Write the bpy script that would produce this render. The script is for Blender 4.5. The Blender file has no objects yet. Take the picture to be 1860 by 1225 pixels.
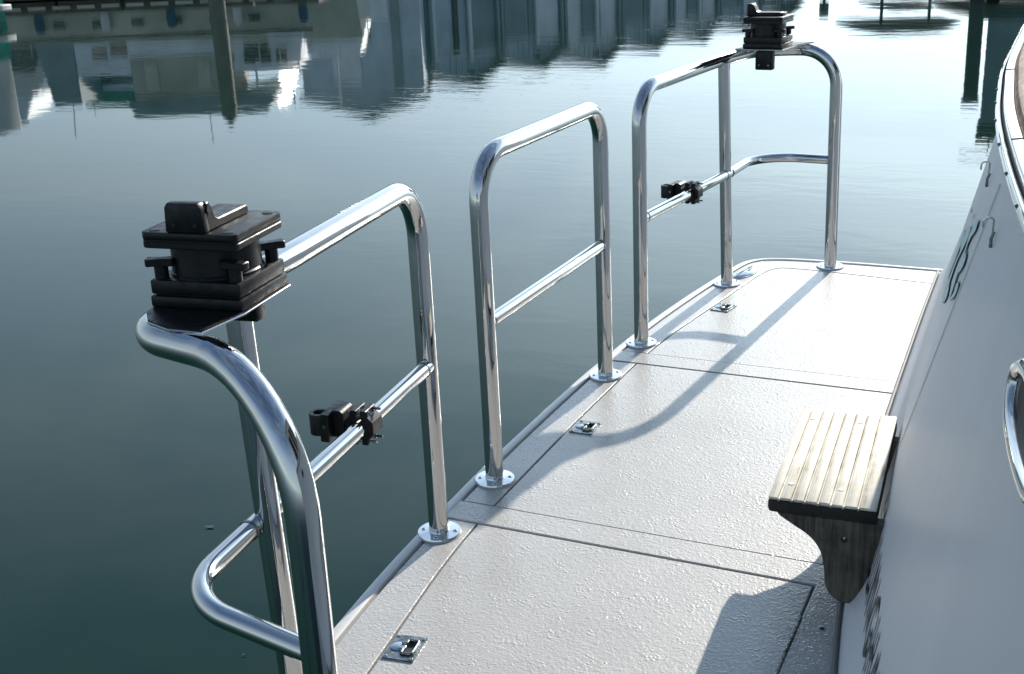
import bpy, bmesh, math, random
from mathutils import Vector, Matrix
random.seed(7)
scene = bpy.context.scene
COL = scene.collection
R = math.radians
HEAD = 25.72            # heading of the camera, degrees left of the boat's athwartship axis
WATER = -0.30

# ------------------------------------------------------------------ camera
cd = bpy.data.cameras.new("camera"); cam = bpy.data.objects.new("camera", cd); COL.objects.link(cam)
scene.camera = cam
cd.sensor_width = 36.0; cd.lens = 2227.589 / 1860 * 36
cd.clip_start = 0.05; cd.clip_end = 2000
cd.dof.use_dof = True; cd.dof.focus_distance = 2.45; cd.dof.aperture_fstop = 24.0
pit, rol = 0.33607, -0.04424
ch, sh = math.cos(R(HEAD)), math.sin(R(HEAD))
def c2b(v):                 # camera-heading axes -> boat axes
    return Vector((v[0]*ch - v[1]*sh, v[0]*sh + v[1]*ch, v[2]))
fwd = c2b((0, math.cos(pit), -math.sin(pit)))
up0 = c2b((0, math.sin(pit), math.cos(pit))); rt0 = c2b((1, 0, 0))
rt = rt0*math.cos(rol) + up0*math.sin(rol); up = up0*math.cos(rol) - rt0*math.sin(rol)
m = Matrix((rt, up, -fwd)).transposed().to_4x4(); m.translation = Vector((0, 0, 1.25))
cam.matrix_world = m

# ------------------------------------------------------------------ sky, sun, exposure
SUN_EL, SUN_AZ = 24.0, 4.6
w = bpy.data.worlds.new("World"); scene.world = w; w.use_nodes = True
nt = w.node_tree; bg = nt.nodes["Background"]; bg.inputs[1].default_value = 0.075
sky = nt.nodes.new("ShaderNodeTexSky"); sky.sky_type = 'NISHITA'; sky.sun_disc = False
sky.sun_elevation = R(SUN_EL); sky.sun_rotation = R(SUN_AZ)
sky.air_density = 0.8; sky.dust_density = 0.3; sky.ozone_density = 1.2
def wn(t, **k):
    n = nt.nodes.new(t)
    for q_, v_ in k.items(): setattr(n, q_, v_)
    return n
def wm_(op, a, b=None, c=None):
    n = wn("ShaderNodeMath", operation=op)
    for i_, x_ in enumerate((a, b, c)):
        if x_ is None: continue
        if isinstance(x_, (int, float)): n.inputs[i_].default_value = x_
        else: nt.links.new(x_, n.inputs[i_])
    return n.outputs[0]
tc = wn("ShaderNodeTexCoord"); mp = wn("ShaderNodeMapping"); mp.inputs["Scale"].default_value = (1.0, 1.0, 3.4)
nz = wn("ShaderNodeTexNoise"); nz.inputs["Scale"].default_value = 2.3; nz.inputs["Detail"].default_value = 8; nz.inputs["Roughness"].default_value = .58; nz.inputs["Distortion"].default_value = .6
nt.links.new(tc.outputs["Generated"], mp.inputs[0]); nt.links.new(mp.outputs[0], nz.inputs["Vector"])
sx = wn("ShaderNodeSeparateXYZ"); nt.links.new(tc.outputs["Generated"], sx.inputs[0])
low = wn("ShaderNodeMapRange"); nt.links.new(sx.outputs[2], low.inputs[0])          # haze and thin cloud thicken towards the horizon
for i_, x_ in enumerate((.20, .60, .68, .02)): low.inputs[i_+1].default_value = x_
cr = wn("ShaderNodeMapRange"); nt.links.new(nz.outputs["Fac"], cr.inputs[0])
for i_, x_ in enumerate((.42, .70, .0, .30)): cr.inputs[i_+1].default_value = x_
fac = wm_('ADD', low.outputs[0], cr.outputs[0])
dt = wn("ShaderNodeVectorMath", operation='DOT_PRODUCT'); nt.links.new(tc.outputs["Generated"], dt.inputs[0])
dt.inputs[1].default_value = (math.sin(R(SUN_AZ))*math.cos(R(SUN_EL)), math.cos(R(SUN_AZ))*math.cos(R(SUN_EL)), math.sin(R(SUN_EL)))
glow = wm_('MULTIPLY_ADD', wm_('POWER', wm_('MAXIMUM', dt.outputs["Value"], 0.0), 5.0), 2.5, .55)    # haze scatters forward round the sun
vc = wn("ShaderNodeVectorMath", operation='SCALE'); vc.inputs[0].default_value = (6.1, 7.4, 8.1); nt.links.new(glow, vc.inputs["Scale"])
veil = wn("ShaderNodeMix", data_type='RGBA')
nt.links.new(fac, veil.inputs[0]); tint = wn("ShaderNodeMix", data_type='RGBA', blend_type='MULTIPLY'); tint.inputs[0].default_value = 1.0; tint.inputs[7].default_value = (.80, .95, 1.06, 1)
nt.links.new(sky.outputs[0], tint.inputs[6]); nt.links.new(tint.outputs[2], veil.inputs[6]); nt.links.new(vc.outputs[0], veil.inputs[7]); nt.links.new(veil.outputs[2], bg.inputs[0])
sd = bpy.data.lights.new("sun", 'SUN'); sd.energy = 3.7; sd.angle = R(0.53); sd.color = (1.0, 0.935, 0.84)
so = bpy.data.objects.new("sun", sd); COL.objects.link(so)
dirv = Vector((math.sin(R(SUN_AZ))*math.cos(R(SUN_EL)), math.cos(R(SUN_AZ))*math.cos(R(SUN_EL)), math.sin(R(SUN_EL))))
so.rotation_euler = dirv.to_track_quat('Z', 'Y').to_euler()
scene.view_settings.view_transform = 'Standard'; scene.view_settings.look = 'None'
scene.view_settings.exposure = 1.07; scene.view_settings.gamma = 1.0
scene.view_settings.use_curve_mapping = False

# ------------------------------------------------------------------ materials
def mat(name, col, rough=0.5, metal=0.0, spec=0.5, coat=0.0, coat_rough=0.05, **k):
    mt = bpy.data.materials.new(name); mt.use_nodes = True
    b = mt.node_tree.nodes["Principled BSDF"]
    b.inputs["Base Color"].default_value = (*col, 1); b.inputs["Roughness"].default_value = rough
    b.inputs["Metallic"].default_value = metal; b.inputs["Specular IOR Level"].default_value = spec
    b.inputs["Coat Weight"].default_value = coat; b.inputs["Coat Roughness"].default_value = coat_rough
    for kk, v in k.items(): b.inputs[kk.replace('_', ' ')].default_value = v
    return mt
def N(mt, t, **k):
    n = mt.node_tree.nodes.new(t)
    for a, v in k.items():
        if a in n.inputs: n.inputs[a].default_value = v
        else: setattr(n, a, v)
    return n
def L(mt, a, b): mt.node_tree.links.new(a, b)
def coords(mt, obj=False, scale=(1, 1, 1), rot=(0, 0, 0)):
    mp = N(mt, "ShaderNodeMapping"); mp.inputs["Scale"].default_value = scale; mp.inputs["Rotation"].default_value = rot
    if obj: L(mt, N(mt, "ShaderNodeTexCoord").outputs["Object"], mp.inputs[0])
    else: L(mt, N(mt, "ShaderNodeNewGeometry").outputs["Position"], mp.inputs[0])
    return mp.outputs[0]
def noise(mt, vec, scale, detail=3, rough=0.5, dist=0.0):
    n = N(mt, "ShaderNodeTexNoise"); n.inputs["Scale"].default_value = scale
    n.inputs["Detail"].default_value = detail; n.inputs["Roughness"].default_value = rough
    n.inputs["Distortion"].default_value = dist
    L(mt, vec, n.inputs["Vector"]); return n.outputs["Fac"]
def mrange(mt, v, a, b, c, d):
    n = N(mt, "ShaderNodeMapRange"); L(mt, v, n.inputs[0])
    for i, x in enumerate((a, b, c, d)): n.inputs[i+1].default_value = x
    return n.outputs[0]
def mathn(mt, op, a, b):
    n = N(mt, "ShaderNodeMath", operation=op)
    for i, x in enumerate((a, b)):
        if isinstance(x, (int, float)): n.inputs[i].default_value = x
        else: L(mt, x, n.inputs[i])
    return n.outputs[0]
def ramp(mt, v, stops):
    n = N(mt, "ShaderNodeValToRGB"); e = n.color_ramp.elements
    while len(e) < len(stops): e.new(0.5)
    for q, (p, c) in zip(e, stops): q.position = p; q.color = (*c, 1)
    L(mt, v, n.inputs[0]); return n.outputs[0]
def bump(mt, h, dist, strength=1.0, prev=None):
    n = N(mt, "ShaderNodeBump"); n.inputs["Distance"].default_value = dist; n.inputs["Strength"].default_value = strength
    L(mt, h, n.inputs["Height"])
    if prev: L(mt, prev, n.inputs["Normal"])
    return n.outputs[0]
def P(mt): return mt.node_tree.nodes["Principled BSDF"]

# water: deep green body, calm rippled surface
M_water = mat("harbour_water", (.010, .040, .036), .028, spec=0.5, IOR=1.34)
v = coords(M_water, scale=(1, 1, 1), rot=(0, 0, R(-HEAD)))
v2 = coords(M_water, scale=(.75, 1.6, 1), rot=(0, 0, R(-HEAD)))
h1 = noise(M_water, v2, 1.1, 2, .5, .3)
h2 = noise(M_water, v2, 5.0, 3, .55, .5)
msk = mrange(M_water, noise(M_water, v, .16, 2), .40, .62, .15, 1.0)
hh = mathn(M_water, 'ADD', mathn(M_water, 'MULTIPLY', h1, .0016), mathn(M_water, 'MULTIPLY', mathn(M_water, 'MULTIPLY', h2, msk), .0013))
nb = bump(M_water, hh, 1.0)
L(M_water, nb, P(M_water).inputs["Normal"])
lg = noise(M_water, v, .5, 3)
L(M_water, ramp(M_water, lg, [(.3, (.0032, .020, .012)), (.7, (.0045, .026, .016))]), P(M_water).inputs["Base Color"])

def gelcoat(name, col, nonskid=True):
    mt = mat(name, col, .50, spec=.35, coat=.9, coat_rough=.06)
    v = coords(mt)
    big = noise(mt, v, 3.0, 4, .6)
    sm = noise(mt, v, 60, 4, .6)
    mix = mathn(mt, 'ADD', mathn(mt, 'MULTIPLY', big, .7), mathn(mt, 'MULTIPLY', sm, .3))
    c = col
    L(mt, ramp(mt, mix, [(.3, (c[0]*.80, c[1]*.80, c[2]*.79)), (.62, c), (.8, (c[0]*1.06, c[1]*1.06, c[2]*1.05))]), P(mt).inputs["Base Color"])
    if nonskid:
        n1 = noise(mt, v, 125, 2, .5, .8)
        n2 = noise(mt, v, 240, 2, .5)
        vo = N(mt, "ShaderNodeTexVoronoi", feature='SMOOTH_F1'); vo.inputs["Scale"].default_value = 150; vo.inputs["Randomness"].default_value = 1
        L(mt, v, vo.inputs["Vector"])
        drop = mrange(mt, vo.outputs["Distance"], .12, .42, 1, 0)
        keep = mrange(mt, noise(mt, v, 22, 2), .50, .62, 0, 1)
        h = mathn(mt, 'ADD', mathn(mt, 'MULTIPLY', n1, .0011), mathn(mt, 'MULTIPLY', n2, .0004))
        h = mathn(mt, 'ADD', h, mathn(mt, 'MULTIPLY', mathn(mt, 'MULTIPLY', drop, keep), .0006))
        nb = bump(mt, h, 1.0)
        L(mt, nb, P(mt).inputs["Normal"]); L(mt, nb, P(mt).inputs["Coat Normal"])
    else:
        L(mt, bump(mt, noise(mt, v, 30, 2), .0004), P(mt).inputs["Normal"])
    return mt
M_deck = gelcoat("wet_nonskid_gelcoat", (.425, .412, .39))
M_smooth = gelcoat("smooth_gelcoat", (.57, .56, .54), False)
M_groove = mat("grey_seam", (.50, .49, .45), .7)
M_dirt = mat("dark_caulk", (.045, .045, .042), .7)

M_hull = mat("hull_gelcoat", (.60, .62, .66), .48, coat=.08, coat_rough=.15, spec=.4)
v = coords(M_hull)
L(M_hull, ramp(M_hull, noise(M_hull, coords(M_hull, scale=(1, 3, .6)), 2.5, 4, .6), [(.25, (.64, .65, .66)), (.75, (.69, .70, .71))]), P(M_hull).inputs["Base Color"])
L(M_hull, bump(M_hull, noise(M_hull, v, 3.5, 2), .0015), P(M_hull).inputs["Normal"])

M_steel = mat("polished_stainless", (.63, .62, .60), .04, metal=1.0)
v = coords(M_steel)
L(M_steel, mrange(M_steel, noise(M_steel, v, 35, 5, .7), .35, .75, .015, .06), P(M_steel).inputs["Roughness"])
L(M_steel, bump(M_steel, noise(M_steel, v, 9, 2), .0006), P(M_steel).inputs["Normal"])
M_flange = mat("flange_stainless", (.74, .75, .76), .10, metal=1.0)
L(M_flange, bump(M_flange, noise(M_flange, coords(M_flange), 60, 3), .0002), P(M_flange).inputs["Normal"])
M_dull = mat("dull_stainless", (.40, .42, .42), .32, metal=1.0)
v = coords(M_dull)
L(M_dull, ramp(M_dull, noise(M_dull, v, 90, 4, .65), [(.35, (.13, .14, .13)), (.65, (.34, .38, .39))]), P(M_dull).inputs["Base Color"])
L(M_dull, mrange(M_dull, noise(M_dull, v, 130, 3), .3, .7, .18, .5), P(M_dull).inputs["Roughness"])
M_disc = mat("satin_disc", (.42, .50, .56), .28, metal=1.0)
M_hole = mat("dark_recess", (.012, .014, .013), .5)

M_black = mat("black_plastic", (.007, .007, .008), .40, spec=.35)
v = coords(M_black)
L(M_black, ramp(M_black, noise(M_black, v, 45, 5, .7), [(.35, (.005, .005, .006)), (.64, (.009, .009, .010)), (.82, (.03, .029, .028))]), P(M_black).inputs["Base Color"])
L(M_black, mrange(M_black, noise(M_black, v, 70, 4), .3, .7, .28, .55), P(M_black).inputs["Roughness"])
L(M_black, bump(M_black, noise(M_black, v, 500, 2), .00025), P(M_black).inputs["Normal"])

def teak(name, a, b, c, obj=True, sc=(60, 2.5, 60)):
    mt = mat(name, b, .62, spec=.35)
    v = coords(mt, obj, scale=sc)
    n = noise(mt, v, 1.6, 6, .7, .4); n2 = noise(mt, coords(mt, obj, scale=(1, 1, 1)), 14, 4, .6)
    f = mathn(mt, 'ADD', mathn(mt, 'MULTIPLY', n, .6), mathn(mt, 'MULTIPLY', n2, .4))
    L(mt, ramp(mt, f, [(.36, a), (.46, b), (.58, c)]), P(mt).inputs["Base Color"])
    L(mt, bump(mt, n, .0012), P(mt).inputs["Normal"])
    return mt
M_slat = teak("bleached_teak", (.30, .26, .18), (.64, .59, .47), (.80, .76, .65))
M_bead = teak("teak_seam", (.12, .10, .07), (.30, .26, .19), (.62, .58, .47))
M_bracket = teak("shaded_weathered_teak_side", (.018, .016, .013), (.058, .051, .039), (.14, .125, .095), sc=(60, 60, 3))  # weathered teak, with the bracket's shade put into the darker colour
M_end = teak("shaded_board_teak", (.008, .008, .008), (.018, .017, .015), (.03, .027, .022))  # near-black teak: shade on the board's faces is painted into the colour
M_cap_teak = teak("brown_cap_rail", (.07, .035, .02), (.20, .105, .06), (.36, .25, .18), obj=False, sc=(90, 14, 60))
F_GLASS0 = mat("smoked_glass", (.012, .012, .011), .08)
M_text = mat("dark_lettering", (.012, .014, .018), .35)
M_teal = mat("teal_outline", (.02, .26, .24), .4)
M_pale = mat("pale_green_fill", (.60, .74, .72), .5, spec=.2)
M_line = mat("pale_scribe_line", (.9, .9, .88), .9, spec=.1)

def plain(name, col, rough=.5, sc=1.2, **k):
    mt = mat(name, col, rough, **k)
    L(mt, ramp(mt, noise(mt, coords(mt, True), sc, 4, .6), [(.3, tuple(x*.78 for x in col)), (.7, tuple(min(1, x*1.15) for x in col))]), P(mt).inputs["Base Color"])
    return mt
F_white = plain("far_white_hull", (.55, .56, .55), .35)
F_beige = plain("far_beige_hull", (.48, .48, .41), .45)
F_canvas = plain("far_tan_canvas", (.42, .41, .35), .85)
F_glass = mat("far_dark_window", (.012, .012, .011), .08)
F_blue = plain("far_pale_blue_siding", (.44, .54, .62), .6)
F_light = plain("far_light_siding", (.64, .70, .74), .6)
F_grey = plain("far_grey_siding", (.22, .28, .31), .7)
F_dark = plain("far_dark_metal", (.04, .045, .048), .6)
F_roof = plain("far_roof_sheet", (.32, .36, .38), .5)
F_wood = plain("far_piling_wood", (.17, .155, .13), .8, 5)
F_dock = plain("far_dock_timber", (.07, .055, .045), .8, 4)
F_green = plain("far_green_canvas", (.01, .20, .14), .6)
F_navy = plain("far_navy_canvas", (.03, .07, .14), .8)
F_sheer = mat("far_bright_sheet", (.85, .85, .82), .6)
P(F_sheer).inputs["Transmission Weight"].default_value = 0.0
tr = N(F_sheer, "ShaderNodeBsdfTranslucent"); tr.inputs[0].default_value = (.85, .85, .82, 1)
mx = N(F_sheer, "ShaderNodeMixShader"); mx.inputs[0].default_value = .7
L(F_sheer, P(F_sheer).outputs[0], mx.inputs[1]); L(F_sheer, tr.outputs[0], mx.inputs[2])
L(F_sheer, mx.outputs[0], F_sheer.node_tree.nodes["Material Output"].inputs[0])

# ------------------------------------------------------------------ helpers
def tag(o, label=None, cat=None, group=None, kind=None):
    for k, val in (("label", label), ("category", cat), ("group", group), ("kind", kind)):
        if val: o[k] = val
    return o
def empty(name, loc, rz=0, label=None, cat=None, group=None):
    o = bpy.data.objects.new(name, None); COL.objects.link(o); o.empty_display_size = .05
    o.location = loc; o.rotation_euler = (0, 0, R(rz)); return tag(o, label, cat, group)
class MB:
    def __init__(s, shift=(0, 0, 0)): s.bm = bmesh.new(); s.sh = Vector(shift)
    def merge(s, b):
        me = bpy.data.meshes.new("tmp"); b.to_mesh(me); b.free(); s.bm.from_mesh(me); bpy.data.meshes.remove(me)
    def face(s, pts):
        return s.bm.faces.new([s.bm.verts.new(p) for p in pts])
    def box(s, x0, x1, y0, y1, z0, z1, bev=0, seg=2):
        b = bmesh.new(); bmesh.ops.create_cube(b, size=1)
        for vv in b.verts: vv.co = Vector(((x0+x1)/2+vv.co.x*(x1-x0), (y0+y1)/2+vv.co.y*(y1-y0), (z0+z1)/2+vv.co.z*(z1-z0)))
        if bev: bmesh.ops.bevel(b, geom=b.edges[:], offset=bev, segments=seg, affect='EDGES', profile=.5)
        s.merge(b); return s
    def prism(s, poly, lo, hi, axis='z', bev=0, seg=2, topbev=False):
        """poly in the plane normal to axis; z:(x,y) y:(x,z) x:(y,z)"""
        f = {'z': lambda p, h: (p[0], p[1], h), 'y': lambda p, h: (p[0], h, p[1]), 'x': lambda p, h: (h, p[0], p[1])}[axis]
        b = bmesh.new(); va = [b.verts.new(f(p, lo)) for p in poly]; vb = [b.verts.new(f(p, hi)) for p in poly]
        n = len(poly); top = b.faces.new(vb); b.faces.new(va[::-1])
        for i in range(n): b.faces.new((va[i], va[(i+1) % n], vb[(i+1) % n], vb[i]))
        bmesh.ops.recalc_face_normals(b, faces=b.faces[:])
        if bev:
            ed = [e for e in top.edges] if topbev else b.edges[:]
            bmesh.ops.bevel(b, geom=ed, offset=bev, segments=seg, affect='EDGES', profile=.5)
        s.merge(b); return s
    def cyl(s, p0, p1, r, seg=20, r2=None, cap=True):
        return s.tube([p0, p1], r, seg, r2=r2, cap=cap)
    def tube(s, path, r, seg=24, closed=False, r2=None, cap=True):
        path = [Vector(p) for p in path]; n = len(path); rings = []; prev = None
        for i, p in enumerate(path):
            if closed: t = (path[(i+1) % n]-path[i-1]).normalized()
            else: t = (path[min(i+1, n-1)]-path[max(i-1, 0)]).normalized()
            if prev is None:
                a = Vector((0, 0, 1)) if abs(t.z) < .9 else Vector((1, 0, 0)); u = t.cross(a).normalized()
            else: u = (prev - t*prev.dot(t)).normalized()
            prev = u; w_ = t.cross(u)
            rr = r if (r2 is None) else r+(r2-r)*i/(n-1)
            rings.append([s.bm.verts.new(p+(u*math.cos(2*math.pi*k/seg)+w_*math.sin(2*math.pi*k/seg))*rr) for k in range(seg)])
        for i in range(n if closed else n-1):
            A, B_ = rings[i], rings[(i+1) % n]
            for k in range(seg): s.bm.faces.new((A[k], A[(k+1) % seg], B_[(k+1) % seg], B_[k]))
        if cap and not closed: s.bm.faces.new(rings[0][::-1]); s.bm.faces.new(rings[-1])
        return s
    def lathe(s, prof, c=(0, 0, 0), seg=32):
        rings = [[s.bm.verts.new((c[0]+r*math.cos(2*math.pi*k/seg), c[1]+r*math.sin(2*math.pi*k/seg), c[2]+z)) for k in range(seg)] for r, z in prof]
        for A, B_ in zip(rings, rings[1:]):
            for k in range(seg): s.bm.faces.new((A[k], A[(k+1) % seg], B_[(k+1) % seg], B_[k]))
        s.bm.faces.new(rings[0][::-1]); s.bm.faces.new(rings[-1]); return s
    def grid(s, rows, close=False):
        V = [[s.bm.verts.new(p) for p in r] for r in rows]
        for A, B_ in zip(V, V[1:]):
            for i in range(len(A)-1): s.bm.faces.new((A[i], A[i+1], B_[i+1], B_[i]))
        return s
    def build(s, name, m_, parent=None, ang=29, recalc=True):
        if recalc: bmesh.ops.recalc_face_normals(s.bm, faces=s.bm.faces[:])
        for vv in s.bm.verts: vv.co -= s.sh
        for f in s.bm.faces: f.smooth = True
        for e in s.bm.edges:
            if len(e.link_faces) == 2 and e.calc_face_angle(0) > R(ang): e.smooth = False
        me = bpy.data.meshes.new(name); s.bm.to_mesh(me); s.bm.free(); me.materials.append(m_)
        o = bpy.data.objects.new(name, me); COL.objects.link(o)
        if parent: o.parent = parent
        return o
def children(o): return [c for c in bpy.data.objects if c.parent == o]
def fillet(pts, rad, n=14):
    pts = [Vector(p) for p in pts]; out = [pts[0]]
    for i in range(1, len(pts)-1):
        a, b, c = pts[i-1], pts[i], pts[i+1]; r = rad[i-1]
        u = (a-b).normalized(); w_ = (c-b).normalized(); th = math.acos(max(-1, min(1, u.dot(w_))))
        if r <= 0 or th > 3.12: out.append(b); continue
        d = r/math.tan(th/2); p0 = b+u*d; p1 = b+w_*d; bis = (u+w_).normalized(); cc = b+bis*(r/math.sin(th/2))
        e0 = (p0-cc); e1 = (p1-cc); tot = math.acos(max(-1, min(1, e0.dot(e1)/r/r))); ax = e0.cross(e1).normalized()
        k = max(4, int(n*tot/1.57))
        for j in range(k+1): out.append(cc+Matrix.Rotation(tot*j/k, 3, ax) @ e0)
    out.append(pts[-1]); return out
def dens(path, step=.03):
    out = [Vector(path[0])]
    for a, b in zip(path, path[1:]):
        a = Vector(a); b = Vector(b); k = max(1, int((b-a).length/step))
        for j in range(1, k+1): out.append(a+(b-a)*j/k)
    return out
def catmull(pts, n=8):
    out = []
    for i in range(len(pts)-1):
        p0 = Vector(pts[max(i-1, 0)]); p1 = Vector(pts[i]); p2 = Vector(pts[i+1]); p3 = Vector(pts[min(i+2, len(pts)-1)])
        for j in range(n):
            t = j/n
            out.append(.5*((2*p1)+(p2-p0)*t+(2*p0-5*p1+4*p2-p3)*t*t+(3*p1-p0-3*p2+p3)*t**3))
    out.append(Vector(pts[-1])); return out
def offset(pl, d):       # positive d = to the left of travel
    out = []
    for i, p in enumerate(pl):
        t = (pl[min(i+1, len(pl)-1)]-pl[max(i-1, 0)]).normalized()
        out.append(Vector((p[0]-t[1]*d, p[1]+t[0]*d)))
    return out
def cutlow(pl, y):       # keep the part of a polyline after it first rises past y
    for i in range(len(pl)-1):
        if pl[i][1] <= y <= pl[i+1][1]:
            t = (y-pl[i][1])/(pl[i+1][1]-pl[i][1]+1e-9); return [pl[i].lerp(pl[i+1], t)]+pl[i+1:]
    return pl
def cuthigh(pl, y):
    for i in range(len(pl)-1):
        if pl[i][1] <= y <= pl[i+1][1]:
            t = (y-pl[i][1])/(pl[i+1][1]-pl[i][1]+1e-9); return pl[:i+1]+[pl[i].lerp(pl[i+1], t)]
    return pl

# ------------------------------------------------------------------ water
wm = MB(); wm.face([(-500, -500, WATER), (500, -500, WATER), (500, 700, WATER), (-500, 700, WATER)])
tag(wm.build("water", M_water), kind="structure")

# ------------------------------------------------------------------ yacht hull with transom
TB = [(.3, .08), (.6, .0), (.9, -.07), (1.2, -.135), (1.4, -.175), (1.7, -.23), (1.95, -.268), (2.08, -.285), (2.6, -.325), (3.1, -.345), (3.8, -.365), (4.3, -.375)]
TC = [(.3, .18), (.7, .06), (1.0, -.005), (1.3, -.052), (1.59, -.09), (1.88, -.122), (2.37, -.153), (3.17, -.165), (3.8, -.15), (4.3, -.12)]
def lerp(T, x):
    seg = None
    if x <= T[0][0]: seg = (T[0], T[1])
    elif x >= T[-1][0]: seg = (T[-2], T[-1])
    else:
        for a, b in zip(T, T[1:]):
            if x <= b[0]: seg = (a, b); break
    (a, b), (c, d) = seg
    return b+(d-b)*(x-a)/(c-a)
def smooth(T, x, w_=.12): return sum(lerp(T, x+k*w_) for k in (-1, -.5, 0, .5, 1))/5
def transom(Y, z):
    b = smooth(TB, Y); t = smooth(TC, Y)+.025
    if z < .1: return b-.047*((.1-max(z, 0))/.1)**1.5+(0 if z >= 0 else -.15*max(z, -.5))
    return b+(t-b)*(z-.1)/.85
yacht = empty("motor_yacht", (-.3, 2.65, WATER), label="white motor yacht whose shaded transom rises beside the swim platform", cat="yacht")
SH = yacht.location
YN, YF = .45, 4.27
zs = [-.5, -.3, -.12, -.02, 0, .02, .04, .06, .08, .1]+[.1+.85*i/10 for i in range(1, 11)]
rows = []
for z in zs:
    row = []
    xf = transom(YF, z); xn = transom(YN, z)
    fl = .10*(z-.1)
    for i in range(12, 0, -1):               # port side running forward
        t = i/12; row.append((xn+.05+6.5*t**1.5, YN-.04-fl-.9*math.sin(t*1.4)*.6, z))
    for a in range(0, 91, 30): row.append((xn+.05-.05*math.sin(R(a)), YN-.0-.05*math.cos(R(a)), z))
    k = 46
    for i in range(1, k): Y = YN+(YF-YN)*i/k; row.append((transom(Y, z), Y, z))
    for a in range(0, 91, 18): row.append((xf+.06-.06*math.cos(R(a)), YF+.06*math.sin(R(a)), z))
    for i in range(1, 13): t = i/12; row.append((xf+.06+6.5*t**1.5, YF+.06+fl+.9*math.sin(t*1.4)*.6, z))
    rows.append(row)
hm = MB(SH); hm.grid(rows)
hm.build("hull", M_hull, yacht, 50)
dk = MB(SH)          # side deck behind the cap rail
top = rows[-1]; dk.face([(p[0]+.02, p[1], .93) for p in top]); dk.build("side_deck", M_smooth, yacht)
# cap rail: strips following the transom top
capc = [Vector((smooth(TC, y), y)) for y in [YN+(4.3-YN)*i/60 for i in range(61)]]
far = [(smooth(TC, 4.3)+.02, 4.36), (smooth(TC, 4.3)+.08, 4.405), (.3, 4.42), (1.5, 4.5), (5, 4.7)]
capc = capc+[Vector(p) for p in far]
near_ = [Vector((3.5, .0)), Vector((1.2, .28)), Vector((.5, .38)), Vector((.28, .42))]
capc = near_+capc
capd = catmull(capc, 3)
def sweep(path, prof, shift, closedprof=True):
    """prof = (inward distance, z); inward = to the right of travel (towards +X)"""
    mb = MB(shift); rows_ = []
    n = len(path)
    for i, p in enumerate(path):
        t = (path[min(i+1, n-1)]-path[max(i-1, 0)]).normalized(); nx, ny = t[1], -t[0]
        rows_.append([(p[0]+nx*d, p[1]+ny*d, z) for d, z in prof]+([(p[0]+nx*prof[0][0], p[1]+ny*prof[0][0], prof[0][1])] if closedprof else []))
    V = [[mb.bm.verts.new(q) for q in (r[:-1] if closedprof else r)] for r in rows_]
    for A, B_ in zip(V, V[1:]):
        k = len(A)
        for j in range(k if closedprof else k-1): mb.bm.faces.new((A[j], A[(j+1) % k], B_[(j+1) % k], B_[j]))
    return mb
rub = [(-.001+.0040*math.cos(a*math.pi/6)+.001, .936+.010*math.sin(a*math.pi/6)) for a in range(12)]
sweep(capd, rub, SH).build("rub_strip", M_steel, yacht)
sweep(capd, [(.0045, .925), (.010, .925), (.010, .944), (.0045, .944)], SH).build("rub_backing", M_dirt, yacht)
sweep(capd, [(.0065, .93), (.0060, .951), (.0075, .9555), (.0195, .957), (.0210, .955), (.0210, .93)], SH).build("cap_moulding", M_smooth, yacht)
sweep(capd, [(.0215, .93), (.0215, .954), (.026, .965), (.040, .974), (.09, .978), (.12, .970), (.125, .93)], SH).build("cap_rail", M_cap_teak, yacht)
def capat(y, d, z):
    x = smooth(TC, y); s_ = (smooth(TC, y+.02)-smooth(TC, y-.02))/.04; n_ = Vector((1, -s_)).normalized()
    return Vector((x+n_[0]*d, y+n_[1]*d, z))
for y in (.8, 1.18, 1.34, 1.50, 1.68, 1.86, 2.02, 2.16, 2.30, 2.62):
    mb = MB(SH); a = capat(y, -.0052, .940); b = capat(y, .000, .930); mb.cyl(a, b, .0016, 8); mb.build("strip_fastener", M_dull, yacht)
for y in (2.27, 1.62):
    mb = MB(SH); mb.cyl(capat(y, .006, .956), capat(y, .0205, .9575), .0010, 6); mb.build("cap_joint", M_dirt, yacht)
# cockpit bulkhead and roof forward of the transom (outside the frame, mirrored in the tubes)
M_tan = mat("cream_superstructure", (.52, .48, .40), .5)
mb = MB(SH); mb.box(1.55, 1.62, .75, 4.6, .93, 2.75); mb.build("cabin_bulkhead", M_tan, yacht)
mb = MB(SH); mb.box(1.5, 5.0, .6, 4.75, 2.752, 2.83, .02); mb.build("cabin_roof", M_smooth, yacht)
for y0, y1, z0, z1 in ((.95, 1.75, 1.5, 2.4), (2.0, 2.75, .98, 2.5), (3.0, 4.35, 1.5, 2.4)):
    mb = MB(SH); mb.box(1.535, 1.5485, y0, y1, z0, z1); mb.build("cabin_window", F_GLASS0, yacht)
# lettering on the transom
def surf(Y, z, off=.002): return Vector((transom(Y, z)-off, Y, z))
def text_mesh(body, size, y_left, z0, name, material, height_scale=1.0, condense=1.0, off=.002, bold=.012):
    cu = bpy.data.curves.new("t", 'FONT'); cu.body = body; cu.size = size; cu.offset = bold; cu.space_character = 1.3
    to = bpy.data.objects.new("t", cu); COL.objects.link(to)
    dg = bpy.context.evaluated_depsgraph_get(); me = bpy.data.meshes.new_from_object(to.evaluated_get(dg))
    bpy.data.objects.remove(to)
    b = bmesh.new(); b.from_mesh(me); bmesh.ops.triangulate(b, faces=b.faces[:])
    for vv in b.verts:
        Y = y_left-vv.co.x*condense; z = z0+vv.co.y*height_scale
        vv.co = surf(Y, z, off)-SH
    b.to_mesh(me); b.free(); me.name = name; me.materials.clear(); me.materials.append(material)
    o = bpy.data.objects.new(name, me); COL.objects.link(o); o.parent = yacht; return o
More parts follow.
